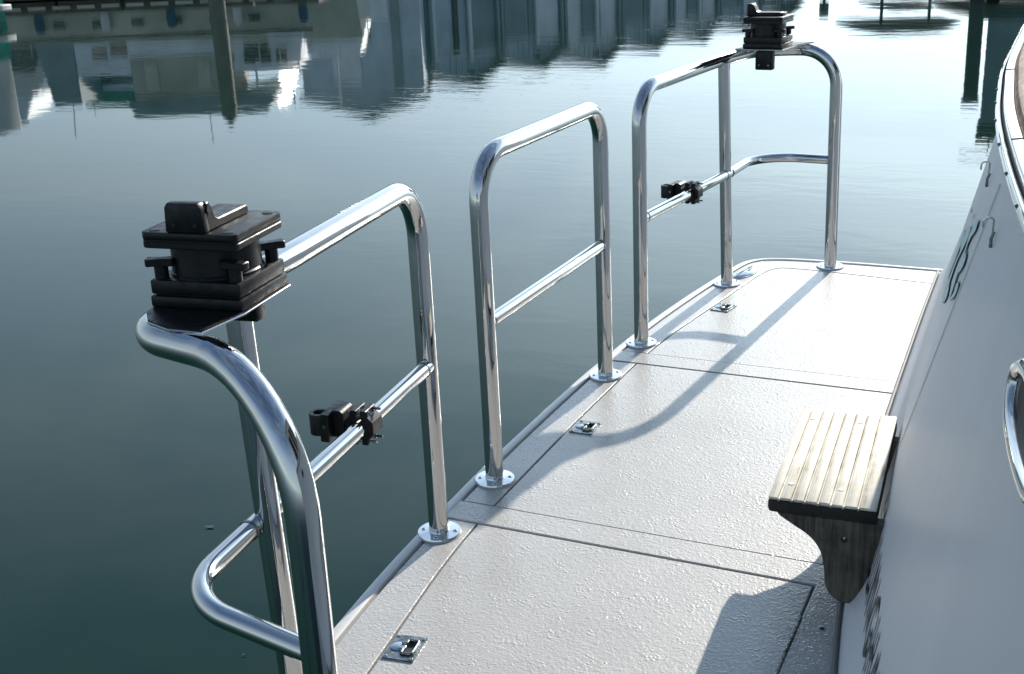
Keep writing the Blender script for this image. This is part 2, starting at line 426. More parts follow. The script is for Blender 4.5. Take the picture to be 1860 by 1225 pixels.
lt = text_mesh("BELLINGHA", .150, 2.17, .085, "port_lettering", M_text, 1.0, .60, off=.003, bold=.0016)
ym = min(v_.co.y for v_ in lt.data.vertices)+SH.y-.014; mb = MB(SH); cap_ = .105; sw = .0085
def bar4(p, q_, r_, t_):
    mb.face([surf(ym-y_, .085+z_, .003) for y_, z_ in (p, q_, r_, t_)])
bar4((0, 0), (sw, 0), (sw, cap_), (0, cap_)); bar4((.058, 0), (.058+sw, 0), (.058+sw, cap_), (.058, cap_))
bar4((sw+.0002, cap_), (sw+.0002, cap_-.022), (.0290, .018), (.0332, .040)); bar4((.058-.0002, cap_), (.058-.0002, cap_-.022), (.0374, .018), (.0334, .040))
mb.face([surf(ym-y_, .085+z_, .0031) for y_, z_ in ((.0290, .018), (.0374, .018), (.0332, .042))])
mb.build("port_lettering", M_text, yacht)
SCR = [[((2.002, 0.758), (1.962, 0.768)), ((2.047, 0.74), (1.961, 0.762)), ((2.091, 0.716), (1.968, 0.748)), ((2.102, 0.704), (2.018, 0.726)), ((2.097, 0.692), (2.053, 0.704)), ((2.1, 0.678), (2.057, 0.69)), ((2.125, 0.652), (2.062, 0.67)), ((2.127, 0.632), (2.08, 0.646)), ((2.129, 0.616), (2.076, 0.632)), ((2.155, 0.592), (2.078, 0.616)), ((2.111, 0.592), (2.08, 0.602))],
[((2.165, 0.706), (2.118, 0.718)), ((2.262, 0.674), (2.106, 0.714)), ((2.284, 0.654), (2.11, 0.7)), ((2.283, 0.64), (2.142, 0.678)), ((2.253, 0.636), (2.18, 0.656)), ((2.314, 0.598), (2.244, 0.618)), ((2.345, 0.568), (2.263, 0.592)), ((2.374, 0.542), (2.267, 0.574)), ((2.428, 0.51), (2.213, 0.576)), ((2.39, 0.504), (2.2, 0.564)), ((2.327, 0.514), (2.252, 0.538))],
[((2.374, 0.646), (2.32, 0.66)), ((2.446, 0.62), (2.292, 0.66)), ((2.457, 0.604), (2.284, 0.65)), ((2.429, 0.594), (2.304, 0.628)), ((2.408, 0.58), (2.33, 0.602)), ((2.451, 0.548), (2.375, 0.57)), ((2.472, 0.526), (2.398, 0.548)), ((2.465, 0.51), (2.333, 0.55)), ((2.42, 0.508), (2.349, 0.53))],
[((2.058, 0.692), (2.036, 0.698)), ((2.059, 0.682), (2.002, 0.698)), ((2.083, 0.664), (1.992, 0.69)), ((2.092, 0.65), (2.017, 0.672)), ((2.09, 0.642), (2.063, 0.65))],
[((2.03, 0.648), (2.01, 0.654)), ((2.044, 0.636), (1.972, 0.658)), ((2.04, 0.626), (1.969, 0.648)), ((2.067, 0.608), (1.991, 0.632)), ((2.092, 0.594), (2.068, 0.602))],
[((2.191, 0.722), (2.175, 0.726)), ((2.201, 0.712), (2.177, 0.718))],
[((2.42, 0.676), (2.361, 0.69)), ((2.41, 0.672), (2.352, 0.686))]]
for st in SCR:
    A = catmull([Vector(a) for a, b in st], 4); B2 = catmull([Vector(b) for a, b in st], 4)
    mb = MB(SH); mb.grid([[surf(a[0], a[1], .0018), surf(b[0], b[1], .0018)] for a, b in zip(A, B2)])
    o = mb.build("script_letter", M_teal, yacht)
    if len(st) > 3:
        rows_ = []
        for i, (a, b) in enumerate(zip(A, B2)):
            if i < 2 or i > len(A)-3: continue
            wd = (a-b).length; q = min(.18, .0040/max(wd, 1e-4))
            rows_.append([surf(*(a.lerp(b, q)), .0030), surf(*(b.lerp(a, q)), .0030)])
        mb = MB(SH); mb.grid(rows_); mb.build("script_fill", M_pale, o)
# faint scribe line and hooks
pl = [surf(1.80-.0*t+.45*t, .86-.62*t, .0012) for t in [i/10 for i in range(11)]]
mb = MB(SH); mb.tube(pl, .0012, 6); mb.build("scribe_line", M_line, yacht)
for (y, z) in ((2.05, .835), (1.68, .835)):
    b0 = surf(y, z-.022, .003); b1 = surf(y, z, .004)
    mb = MB(SH); out = Vector((-1, 0, 0))
    path = fillet([b0, b1+Vector((-.002, 0, .006)), b1+out*.015+Vector((0, 0, .006)), b1+out*.015+Vector((0, 0, -.007))], [.004, .006])
    mb.tube(path, .0014, 10); hk = mb.build("cup_hook", M_steel, yacht)
    mb = MB(SH); mb.tube([surf(y, z-.034, .002), surf(y, z-.022, .004), surf(y, z-.012, .003)], .0022, 8); mb.build("hook_base", M_dull, hk)
# hawse ring low under the cap rail at the right
hp = [(1.235, .822), (1.262, .80), (1.262, .77), (1.238, .742), (1.19, .728), (1.12, .725), (1.06, .735), (1.04, .77), (1.06, .81), (1.12, .832), (1.19, .832)]
hp = [(a-.052, .792+(b-.778)*.64) for a, b in hp]
hc = catmull([Vector((a, b)) for a, b in hp+[hp[0]]], 5)[:-1]
mb = MB(SH); mb.tube([surf(a, b, .004) for a, b in hc], .009, 14, closed=True); hw = mb.build("hawse_ring", M_steel, yacht)
mb = MB(SH); mb.face([surf(1.098+(a-1.098)*.84, .792+(b-.792)*.76, .003) for a, b in hc]); mb.build("hawse_opening", mat("hawse_brown", (.05, .03, .02), .5), hw)

# ------------------------------------------------------------------ swim platform
plat = empty("swim_platform", (-.75, 2.65, 0), label="white wet non-skid swim platform with hatch lids along the yacht's transom", cat="swim platform")
PS = plat.location
half = [(-1.228, 2.65), (-1.227, 2.85), (-1.222, 3.07), (-1.202, 3.45), (-1.168, 3.78), (-1.134, 4.02), (-1.112, 4.17), (-1.09, 4.245), (-1.05, 4.292), (-.99, 4.318), (-.895, 4.332), (-.70, 4.341), (-.40, 4.338), (-.10, 4.335)]
OUT = [Vector((x, 5.3-y)) for x, y in half[::-1]][:-1]+[Vector(p) for p in half]
OUT = catmull(OUT, 6)
# travel runs +Y with water on the left, so inward = right
sweep(OUT, [(.012, -.13), (.0, -.11), (.0, -.004), (.003, .002), (.008, .004), (.020, .004), (.024, .002), (.026, -.004), (.026, -.03), (.05, -.13)], PS).build("edge_rim", M_smooth, plat)
inner = offset(OUT, -.0262)
sub = MB(PS); sub.prism([(p[0], p[1]) for p in offset(OUT, -.015)], -.12, -.0095); sub.build("core", M_groove, plat)
half_s = [(-1.118, 2.65), (-1.116, 2.9), (-1.112, 3.17), (-1.095, 3.4), (-1.057, 3.683), (-1.013, 4.005), (-.992, 4.13), (-.965, 4.183), (-.92, 4.205), (-.752, 4.197), (-.39, 4.155)]
SEAM = [Vector((x, 5.3-y)) for x, y in half_s[::-1]][:-1]+[Vector(p) for p in half_s]
SEAM = catmull(SEAM, 5)
mo = offset(OUT, -.0305); g = .0022
so_ = offset(SEAM, g); si_ = offset(SEAM, -g)
XR = -.391
def slab(poly, name, material, z1=0.0, bev=.0022):
    mb = MB(PS); pp = []
    for p in poly:
        p = Vector((p[0], p[1]))
        if not pp or (p-pp[-1]).length > .004: pp.append(p)
    if (pp[0]-pp[-1]).length < .004: pp.pop()
    mb.prism(pp, -.0095, z1, bev=bev, topbev=True); return mb.build(name, material, plat, 20)
def xclip(pl, x):  # drop points beyond the hatch's right edge
    return [p for p in pl if p[0] < x]
Y1a, Y1b, Y2a, Y2b = 2.096, 2.1775, 3.129, 3.2125
# far margin (L-shaped), middle margin, near margin
o_f = xclip(cutlow(mo, Y2b+.0015), XR-.002)+[Vector((XR-.002, 4.308))]
s_f = xclip(cutlow(so_, Y2b+.0015), XR-.002)+[Vector((XR-.002, 4.157))]
slab(o_f+s_f[::-1], "margin_panel", M_deck)
o_m = cuthigh(cutlow(mo, Y1b+.002), Y2a-.003); s_m = cuthigh(cutlow(so_, Y1b+.002), Y2a-.003)
slab(o_m+s_m[::-1], "margin_panel", M_deck)
o_n = [Vector((XR-.002, .992))]+xclip(cuthigh(mo, Y1a-.004), XR-.002); s_n = [Vector((XR-.002, 1.143))]+xclip(cuthigh(so_, Y1a-.004), XR-.002)
slab(o_n+s_n[::-1], "margin_panel", M_deck)
# hatch lids
h3 = xclip(cutlow(si_, Y2b+.0015), XR); slab(h3+[Vector((XR, 4.152)), Vector((XR, Y2b+.0015))], "hatch_lid", M_deck)
h2 = cuthigh(cutlow(si_, Y1b+.002), Y2a-.003); slab(h2+[Vector((XR, Y2a-.003)), Vector((XR, Y1b+.002))], "hatch_lid", M_deck)
h1 = xclip(cuthigh(si_, Y1a-.004), XR); slab([Vector((XR, 1.148))]+h1+[Vector((XR, Y1a-.004))], "hatch_lid", M_deck)
# frame: two cross beams joined to the strip along the transom
XF = XR+.0045
slab([(-.06, .975), (-.06, 4.305), (XF, 4.305), (XF, Y2b), (-1.1965, Y2b), (-1.199, Y2a), (XF, Y2a), (XF, Y1b), (-1.199, Y1b), (-1.1975, Y1a), (XF, Y1a), (XF, .975)], "deck_frame", M_deck, .0012)
# piano hinge on the near lid
mb = MB(PS); mb.cyl((XR+.0022, 1.45, .0005), (XR+.0022, 1.975, .0005), .0034, 10)
for i in range(1, 14): pass
hg = mb.build("piano_hinge", M_dull, plat)
for i in range(26):
    y = 1.455+i*.02; mb = MB(PS); mb.cyl((XR+.0022, y, .0005), (XR+.0022, y+.018, .0005), .0040, 10); mb.build("hinge_knuckle", M_dull, hg)
# caulk bead where deck meets transom
pl = [Vector((transom(y, 0)-.004, y, .003)) for y in [1.0+i*.06 for i in range(56)]]
mb = MB(PS); mb.tube(pl, .005, 8); mb.build("caulk_bead", mat("grey_caulk", (.16, .16, .15), .7), plat)
for (x, y) in ((-.345, 1.95), (-.35, 1.70)):
    mb = MB(PS); mb.lathe([(.0045, .001), (.0045, .0025), (.003, .0034)], (x, y, 0), 10); mb.build("screw_head", M_hole, plat)
def lift(cx, cy, rz, k=1.0):
    e = empty("lift_plate_holder", (0, 0, 0)); bpy.data.objects.remove(e)
    lo = Vector((cx, cy, .0)); Rm = Matrix.Rotation(R(rz), 4, 'Z')
    def place(o): o.location = lo-PS; o.rotation_euler = (0, 0, R(rz)); return o
    W, D = .030, .0375
    mb = MB(); # plate with rectangular opening
    ox0, ox1, oy0, oy1 = -.002, .022, -.022, .022
    mb.box(-W, ox0, -D, D, -.001, .003); mb.box(ox1, W, -D, D, -.001, .003)
    mb.box(ox0, ox1, -D, oy0, -.001, .003); mb.box(ox0, ox1, oy1, D, -.001, .003)
    p = place(mb.build("lift_plate", M_dull, plat))
    mb = MB(); mb.box(ox0, ox1, oy0, oy1, -.001, .0006); mb.build("recess", M_hole, p)
    mb = MB(); mb.lathe([(.0145, .003), (.0145, .0042), (.013, .0050)], (-.012, 0, 0), 28); mb.build("thumb_disc", M_disc, p)
    mb = MB(); pth = fillet([(-.008, -.009, .0055), (.001, -.009, .0055), (.001, -.021, .0055), (.021, -.021, .0055), (.021, .021, .0055), (.001, .021, .0055), (.001, .009, .0055), (-.008, .009, .0055)], [.002, .003, .006, .006, .003, .002], 6)
    mb.tube(pth, .0026, 10); mb.build("pull_ring", M_dull, p)
    for sx in (-1, 1):
        for sy in (-1, 1):
            mb = MB(); mb.lathe([(.0038, .003), (.0036, .0044), (.0022, .0048), (.0018, .0036)], (sx*.0245, sy*.032, 0), 12); mb.build("screw", M_flange, p)
lift(-1.022, 1.620, 8); lift(-1.080, 2.648, 0); lift(-1.016, 3.695, -8)
# pop-up cleat near the far corner
mb = MB(); prof = []
rows_ = []
for i in range(9):
    r_ = math.sin(i/8*math.pi/2); hz = .014*math.cos(i/8*math.pi/2)+.001
    rows_.append([(.030*r_*math.cos(2*math.pi*k/28), .082*r_*math.sin(2*math.pi*k/28), hz) for k in range(29)])
mb.grid(rows_); cl = mb.build("pop_up_cleat", M_flange, plat); cl.location = Vector((-1.048, 4.098, .0))-PS; cl.rotation_euler = (0, 0, R(-14))
bmm = bmesh.new(); bmm.from_mesh(cl.data); bmesh.ops.remove_doubles(bmm, verts=bmm.verts[:], dist=1e-5); bmm.to_mesh(cl.data); bmm.free()
mb = MB(); mb.box(-.001, .001, -.07, .045, .0145, .0162); mb.build("cleat_split", M_hole, cl)
mb = MB(); mb.box(.006, .016, -.005, .03, .0115, .0150, .002); mb.build("finger_slot", M_hole, cl)

# ------------------------------------------------------------------ tube rails
HM, HT, RT_, RM_ = .3827, .7565, .0212, .0155
def flange(x, y, root, sh_, rz=20):
    mb = MB(sh_); mb.lathe([(.0455, .0012), (.0465, .003), (.0455, .0058), (.0300, .0068), (.0225, .0075), (.0222, .012), (.0212, .013)], (x, y, 0), 44)
    f = mb.build("base_flange", M_flange, root)
    mb = MB(sh_); mb.tube([(x+(.0462+random.uniform(-.0006, .0010))*math.cos(2*math.pi*k/30), y+(.0462+random.uniform(-.0006, .0010))*math.sin(2*math.pi*k/30), .0008) for k in range(30)], .0016, 6, closed=True)
    mb.build("bedding_sealant", M_seal, f)
    for k in range(4):
        a = R(rz+90*k); cx, cy = x+.0345*math.cos(a), y+.0345*math.sin(a)
        mb = MB(sh_); mb.lathe([(.0050, .0062), (.0048, .0076), (.0032, .0080), (.0024, .0064)], (cx, cy, 0), 14); s_ = mb.build("screw", M_flange, f)
        mb = MB(sh_); mb.lathe([(.0024, .0070), (.0020, .0078)], (cx, cy, 0), 6); mb.build("screw_socket", M_hole, f)
def weld(p, d, r, root, sh_):
    p = Vector(p); d = Vector(d).normalized()
    mb = MB(sh_); mb.tube([p, p+d*.0012, p+d*.004, p+d*.0052], r+.0012, 22); mb.build("weld_bead", M_dull, root)
M_seal = mat("white_bedding_sealant", (.50, .49, .45), .6)
# centre staple rail
B0, C0 = (-1.168, 2.300), (-1.162, 3.007)
rail = empty("staple_rail", (-1.165, 2.6535, 0), label="plain middle stainless handrail hoop with one cross bar and nothing clamped to it", cat="handrail", group="stainless tube handrails on the swim platform")
sh_ = rail.location
path = fillet([(B0[0], B0[1], .004), (B0[0]-.004, B0[1]-.002, HT), (C0[0]-.004, C0[1]+.002, HT), (C0[0], C0[1], .004)], [.105, .095])
mb = MB(sh_); mb.tube(dens(path), RT_, 36); mb.build("hoop_tube", M_steel, rail)
mb = MB(sh_); mb.tube(dens([(B0[0]-.002, B0[1]+.012, HM), (C0[0]-.002, C0[1]-.012, HM)]), RM_, 28); mb.build("cross_bar", M_steel, rail)
weld((B0[0]-.002, B0[1]+.0205, HM), (0, 1, 0), RM_, rail, sh_); weld((C0[0]-.002, C0[1]-.0205, HM), (0, -1, 0), RM_, rail, sh_)
flange(*B0, rail, sh_, 25); flange(*C0, rail, sh_, 40)
def corner_rail(D0, E0, F0, tops, mids, label, ftip, rz):
    r_ = empty("corner_rail", (E0[0], E0[1], 0), label=label, cat="handrail", group="stainless tube handrails on the swim platform")
    s_ = r_.location
    pts = [(D0[0], D0[1], .004), (D0[0]+ftip[0], D0[1]+ftip[1], HT)]+[(a, b, HT) for a, b in tops]+[(F0[0]+ftip[2], F0[1]+ftip[3], HT), (F0[0], F0[1], .004)]
    pth = fillet(pts, [.105]+ftip[4]+[.12 if F0[1] > 2 else .165])
    mb = MB(s_); mb.tube(dens(pth), RT_, 36); mb.build("hoop_tube", M_steel, r_)
    mb = MB(s_); mb.tube(dens([(E0[0], E0[1], .004), (E0[0]+ftip[5], E0[1]+ftip[6], HT-.008)]), RT_-.0015, 36); mb.build("middle_post", M_steel, r_)
    pth = fillet([(x, y, HM) for x, y in mids], [.6 if i == 0 else ftip[7] for i in range(len(mids)-2)], 20)
    mb = MB(s_); mb.tube(dens(pth), RM_, 28); mb.build("cross_bar", M_steel, r_)
    u1 = (Vector(mids[1])-Vector(mids[0])).normalized(); e_ = Vector((mids[1][0], mids[1][1]))
    weld((e_[0]-u1[0]*.021, e_[1]-u1[1]*.021, HM), (-u1[0], -u1[1], 0), RM_, r_, s_); weld((e_[0]+u1[0]*.021, e_[1]+u1[1]*.021, HM), (u1[0], u1[1], 0), RM_, r_, s_)
    u0 = Vector(mids[0])+u1*.0205; weld((u0[0], u0[1], HM), (u1[0], u1[1], 0), RM_, r_, s_)
    u2 = (Vector(mids[-2])-Vector(mids[-1])).normalized(); u3 = Vector((F0[0], F0[1]))+Vector((0, mids[-1][1]-F0[1]))+u2*.021; weld((u3[0], u3[1], HM), (u2[0], u2[1], 0), RM_, r_, s_)
    for (x, y) in (D0, E0, F0): flange(x, y, r_, s_, rz)
    return r_
D0, E0, F0 = (-1.156, 3.293), (-1.078, 3.958), (-.787, 4.264)
corner_rail(D0, E0, F0, [(-1.114, 3.92), (-1.06, 4.272)], [(-1.154, 3.30), (-1.082, 3.955), (-1.062, 4.290), (-.80, 4.266)],
            "far stainless corner rail curving round the platform's rounded far corner", (-.002, 0, -.008, 0, [.5, .16], -.02, -.004, .15), 35)
A2, A1, N0 = (-1.169, 2.028), (-1.060, 1.345), (-.776, 1.038)
corner_rail(A2, A1, N0, [(-1.103, 1.52), (-1.080, 1.30), (-1.087, 1.135), (-.95, 1.107)], [(-1.166, 2.02), (-1.088, 1.335), (-1.062, 1.118), (-.79, 1.070)],
            "nearest stainless corner rail, its tube sweeping past the camera at the lower left", (-.003, 0, -.004, .002, [.5, .5, .08, .22], -.022, -.002, .135), 15)

# ------------------------------------------------------------------ black swivel mounts on the corner rails
def mount(loc, rz, plate, topfirst, label, blk):
    root = empty("swivel_mount", loc, rz, label=label, cat="rail mount", group="black swivel mounts clamped to rail corners")
    mb = MB(); mb.prism(plate, .002, .0045, bev=.0006, seg=1); pt = mb.build("corner_plate", M_flange, root)
    mb = MB(); mb.prism([(p[0]*.985, p[1]*.985) for p in plate], .0046, .0066); mb.build("plate_pad", M_black, pt)
    mb = MB(); mb.box(-.066, .066, -.064, .064, .0065, .022, .003); mb.build("lower_base", M_black, root)
    mb = MB(); mb.box(-.0645, .0645, -.0625, .0625, .0235, .043, .003); mb.box(-.06, .06, -.058, .058, .0215, .024); mb.build("upper_base", M_black, root)
    mb = MB(); mb.lathe([(.0605, .0425), (.0605, .046), (.0585, .048), (.0575, .070), (.0575, .086)], (0, 0, 0), 48); mb.build("turret", M_black, root)
    for sx, sy, tw in ((-1, -1, 15), (1, -1, -12), (1, 1, 40), (-1, 1, 10)):
        cx, cy = sx*.0535, sy*.049
        mb = MB(); mb.cyl((cx, cy, .043), (cx, cy, .060), .0090, 14); kn = mb.build("thumb_nut", M_black, root)
        mb = MB(); c_, s_ = math.cos(R(tw)), math.sin(R(tw))
        poly = [(-.019, -.006), (-.016, -.009), (-.008, -.0075), (.008, -.0075), (.016, -.009), (.019, -.006), (.019, .006), (.016, .009), (.008, .0075), (-.008, .0075), (-.016, .009), (-.019, .006)]
        mb.prism([(cx+x*c_-y*s_, cy+x*s_+y*c_) for x, y in poly], .059, .069, bev=.0012, seg=1); mb.build("wing", M_black, kn)
    zt = .086
    t0 = root
    rot = Matrix.Rotation(R(topfirst), 4, 'Z')
    def q(mb, name, mt_=M_black, par=None):
        for vv in mb.bm.verts: vv.co = rot @ vv.co
        return mb.build(name, mt_, par or root)
    mb = MB(); rr = .010; pp = []
    for (sx, sy, a0) in ((1, 1, 0), (-1, 1, 90), (-1, -1, 180), (1, -1, 270)):
        for k in range(5): a = R(a0+k*22.5); pp.append((sx*(.068-rr)+rr*math.cos(a), sy*(.066-rr)+rr*math.sin(a)))
    mb.prism(pp, zt, zt+.009, bev=.0012, seg=1); mb.prism([(x*.992, y*.992) for x, y in pp], zt+.009, zt+.011); mb.prism(pp, zt+.011, zt+.021, bev=.0018)
    tp = q(mb, "top_plate"); zz = zt+.021
    for sx in (-1, 1):
        for sy in (-1, 1):
            mb = MB(); mb.lathe([(.0072, zz-.002), (.0072, zz+.0006), (.0066, zz+.0008)], (sx*.053, sy*.052, 0), 18); q(mb, "plate_hole", M_hole, tp)
    # lug: upright cheek at -Y face with ramped web and raised pad running back
    mb = MB(); mb.prism([(-.029, zz), (.027, zz), (.025, zz+.033), (.021, zz+.039), (-.023, zz+.039), (-.027, zz+.033)], -.066, -.050, 'y', bev=.003)
    lg_ = q(mb, "lug")
    mb = MB(); mb.prism([(-.053, zz+.0005), (-.053, zz+.037), (-.046, zz+.038), (-.040, zz+.030), (-.034, zz+.016), (-.026, zz+.012), (.046, zz+.012), (.050, zz+.010), (.050, zz+.0005)], -.007, .026, 'x', bev=.0015, seg=1)
    q(mb, "lug_web", M_black, lg_)
    mb = MB(); mb.box(-.022, .023, -.030, .055, zz+.0004, zz+.0105, .002); q(mb, "pad", M_black, lg_)
    mb = MB(); mb.cyl((.0255, -.048, zz+.028), (.0272, -.048, zz+.028), .0055, 16); q(mb, "pin_hole", M_hole, lg_)
    for x in (-.015, .015):
        mb = MB(); mb.cyl((x, -.0655, zz+.011), (x, -.0672, zz+.011), .0028, 10); q(mb, "rivet", M_hole, lg_)
    # clamp block hanging under the plate
    bx, by = blk
    mb = MB(); mb.box(bx-.030, bx+.030, by-.014, by+.014, -.062, -.001, .005); bk = mb.build("clamp_block", M_black, root)
    for x in (-.016, .016):
        mb = MB(); mb.cyl((bx+x, by-.0138, -.046), (bx+x, by-.0158, -.046), .003, 10); mb.build("clamp_screw", M_dull, bk)
    return root
mount((-1.022, 1.240, .7755), 8, [(-.067, -.062), (-.062, -.085), (-.042, -.114), (.0, -.135), (.052, -.140), (.068, -.060), (.068, .066), (.0, .085), (-.066, .085)], 0,
      "near black swivel mount, its upright lug toward the camera, on the closest rail corner", (-.030, .100))
mount((-.995, 4.115, .7755), -4, [(-.090, -.070), (.070, -.068), (.075, .07), (.11, .16), (-.02, .165), (-.070, .10)], -90,
      "far black swivel mount with a side-facing lug on the distant rail corner", (.008, -.052))

# ------------------------------------------------------------------ black tube clamps on the cross bars
def clamp(loc, rz, ry, label, bright):
    root = empty("tube_clamp", loc, rz, label=label, cat="clamp", group="black two-piece tube clamps on the cross bars")
    root.rotation_euler = (0, R(ry), R(rz)); root.scale = (.97, .97, .97)
    r = RM_+.0015
    def jaw(sg):
        arc = [(sg*(.003)+0*sg, 0)]
        pts = [(sg*.004, .034), (sg*.016, .034), (sg*.018, .022), (sg*.029, .012), (sg*.029, -.012), (sg*.018, -.022), (sg*.016, -.034), (sg*.004, -.034)]
        for k in range(9):
            a = -math.pi/2+math.pi*k/8; x = math.cos(a)*r; z = math.sin(a)*r
            pts.append((sg*max(x, .004), z))
        return pts
    for sg, nm in ((1, "outer_jaw"), (-1, "inner_jaw")):
        mb = MB(); mb.prism(jaw(sg), -.021, .021, 'y', bev=.0012, seg=1); mb.build(nm, M_black, root)
    for y in (-.013, .013):
        for z in (-.028, .028):
            mb = MB(); mb.cyl((-.022, y, z), (.031, y, z), .0026, 12); b_ = mb.build("bolt", M_dull, root)
            mb = MB(); mb.cyl((.016, y, z), (.0185, y, z), .0052, 6); mb.build("nut", M_dull, b_)
    mb = MB(); mb.prism([(-.030, -.022), (-.030, .026), (-.037, .031), (-.052, .031), (-.052, -.022)], -.023, .023, 'y', bev=.0015, seg=1)
    mb.prism([(-.052, -.026), (-.052, .029), (-.066, .029), (-.070, .024), (-.070, -.026)], -.042, .032, 'y', bev=.0015, seg=1); arm = mb.build("hinge_arm", M_black, root)
    mb = MB(); mb.cyl((-.060, -.0415, .006), (-.060, -.0438, .006), .004, 12); mb.build("hinge_pin", M_dull, arm)
    mb = MB(); c = (-.084, -.012); prof = [(.0195, -.020), (.0195, .019), (.0185, .021), (.0120, .021), (.0110, .019), (.0110, -.020)]
    seg = 30; rings = [[mb.bm.verts.new((c[0]+rr*math.cos(2*math.pi*k/seg), c[1]+rr*math.sin(2*math.pi*k/seg), z)) for k in range(seg)] for rr, z in prof]
    for i in range(len(rings)):
        A, B_ = rings[i], rings[(i+1) % len(rings)]
        for k in range(seg): mb.bm.faces.new((A[k], A[(k+1) % seg], B_[(k+1) % seg], B_[k]))
    mb.box(-.080, -.066, -.018, .012, -.018, .019, .001)
    mb.build("eye_socket", M_black, root)
    return root
clamp((-1.1345, 1.722, HM), 6.2, 0, "near black two-piece tube clamp with long bolts on the closest cross bar", 1)
clamp((-1.114, 3.665, HM), -6, 0, "far small black tube clamp on the distant rail's cross bar", 0)

# ------------------------------------------------------------------ teak boarding step
step = empty("boarding_step", (-.385, 2.225, 0), 3.9, label="weathered teak boarding step of grooved slats bracketed to the transom", cat="step")
hw_, hl = .094, .222
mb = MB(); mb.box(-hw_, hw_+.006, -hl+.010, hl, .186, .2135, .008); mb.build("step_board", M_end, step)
xs = [-.094, -.0735, -.050, -.0275, -.004, .0185, .041, .0665, .100]
for i in range(8):
    x0, x1 = xs[i]+.0017, xs[i+1]-.0017
    mb = MB(); mb.box(x0, x1, -hl+.009+random.uniform(-.0008, .0008), hl+.001, .2137, .2195+random.uniform(-.0006, .0006), .0022); s_ = mb.build("slat", M_slat, step)
for i in range(1, 8):
    mb = MB(); mb.tube([(xs[i], -hl+.0065, .2160), (xs[i], hl*.2, .2150), (xs[i], hl, .2150)], .0026, 8, r2=.0012)
    mb.build("seam_bead", M_bead, step)
for (x, y) in ((-.066, .165), (.030, .170), (-.06, -.150), (.030, -.150)):
    mb = MB(); mb.lathe([(.0060, .2190), (.0058, .2202)], (x, y, 0), 16); mb.build("teak_plug", M_slat, step)
brk = [(-.076, .188), (-.070, .181), (-.046, .166), (-.023, .152), (-.006, .136), (.006, .114), (.012, .085), (.015, .055), (.024, .034), (.040, .022), (.058, .020), (.105, .07), (.118, .188)]
bk2 = catmull([Vector(p) for p in brk[:11]], 4)+[Vector(p) for p in brk[11:]]
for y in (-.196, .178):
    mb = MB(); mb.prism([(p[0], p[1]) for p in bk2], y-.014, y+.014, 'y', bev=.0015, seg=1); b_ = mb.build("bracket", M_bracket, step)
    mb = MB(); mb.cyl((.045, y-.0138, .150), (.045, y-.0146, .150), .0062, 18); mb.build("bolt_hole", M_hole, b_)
    mb = MB(); mb.cyl((.0452, y-.0140, .1540), (.0452, y-.0150, .1540), .0022, 14); mb.build("hole_highlight", M_flange, b_)  # bright disc stands in for light showing at the top of the hole

# ------------------------------------------------------------------ the harbour beyond: seen mirrored in the water
def far_root(name, a, b, label, cat, rz=0, group=None):
    p = c2b((a, b, 0)); return empty(name, (p.x, p.y, WATER), HEAD+rz, label=label, cat=cat, group=group)
def fbox(root, name, m_, *bx, bev=0):
    mb = MB(); mb.box(*bx, bev); return mb.build(name, m_, root)
def hullmesh(Lx, W, h0, h1, bow):   # bow = +1: bow towards +x
    mb = MB(); rows_ = []
    for i in range(11):
        t = i/10; x = (-Lx/2+Lx*t)*bow; ww = W/2*min(1, math.sqrt(max(0, 1-t**3.2))+.02); sheer = h0+(h1-h0)*t**2
        rows_.append([(x-bow*.10*Lx*.5*(t > .8)*(1-(0))*.4, -ww*.75, -.2), (x, -ww*.9, .15), (x+bow*.05*t*Lx*.3, -ww, sheer), (x+bow*.05*t*Lx*.3, ww, sheer), (x, ww*.9, .15), (x, ww*.75, -.2)])
    mb.grid(rows_); mb.face([r[0] for r in [rows_[0]]]+[rows_[0][k] for k in range(1, 6)]); return mb
def boat(name, a, b, Lx, W, h0, h1, bow, label, hull_m, cab, wins, extras=(), rz=0, group="motor boats moored along the far dock"):
    r = far_root(name, a, b, label, "boat", rz, group)
    hullmesh(Lx, W, h0, h1, bow).build("hull", hull_m, r)
    for (nm, mt_, poly, dep) in cab:      # profiles in (x, z), depth range in y
        mb = MB(); mb.prism(poly, dep[0], dep[1], 'y', bev=.03, seg=1); mb.build(nm, mt_, r)
    for (poly, y) in wins:
        mb = MB(); mb.prism(poly, y-.03, y+.02, 'y'); mb.build("window", F_glass, r)
    for e in extras:
        mb = MB()
        if e[0] == 'pole': mb.cyl(e[2], e[3], e[4], 8); mb.build(e[1], e[5], r)
        else: mb.box(*e[2]); mb.build(e[1], e[3], r)
    return r
def guard(r, x0, x1, y, z0, z1, n):
    for z in (z1, (z0+z1)/2):
        mb = MB(); mb.cyl((x0, y, z), (x1, y, z), .016, 6); mb.build("guard_rail", F_white, r)
    for i in range(n):
        x = x0+(x1-x0)*i/(n-1); mb = MB(); mb.cyl((x, y, z0), (x, y, z1), .014, 6); mb.build("stanchion", F_white, r)
# floating dock
dock = far_root("floating_dock", -9.5, 30.2, "long dark floating dock with piling hoops in front of the moored boats", "dock")
for i in range(9): fbox(dock, "dock_section", F_dock, -8+i*1.5, -8+i*1.5+1.44, -1.2, 1.2, .02, .30, bev=.02)
for i in range(24): fbox(dock, "fender_board", F_canvas, -7.9+i*.56, -7.9+i*.56+.40, -1.24, -1.205, .12, .20)
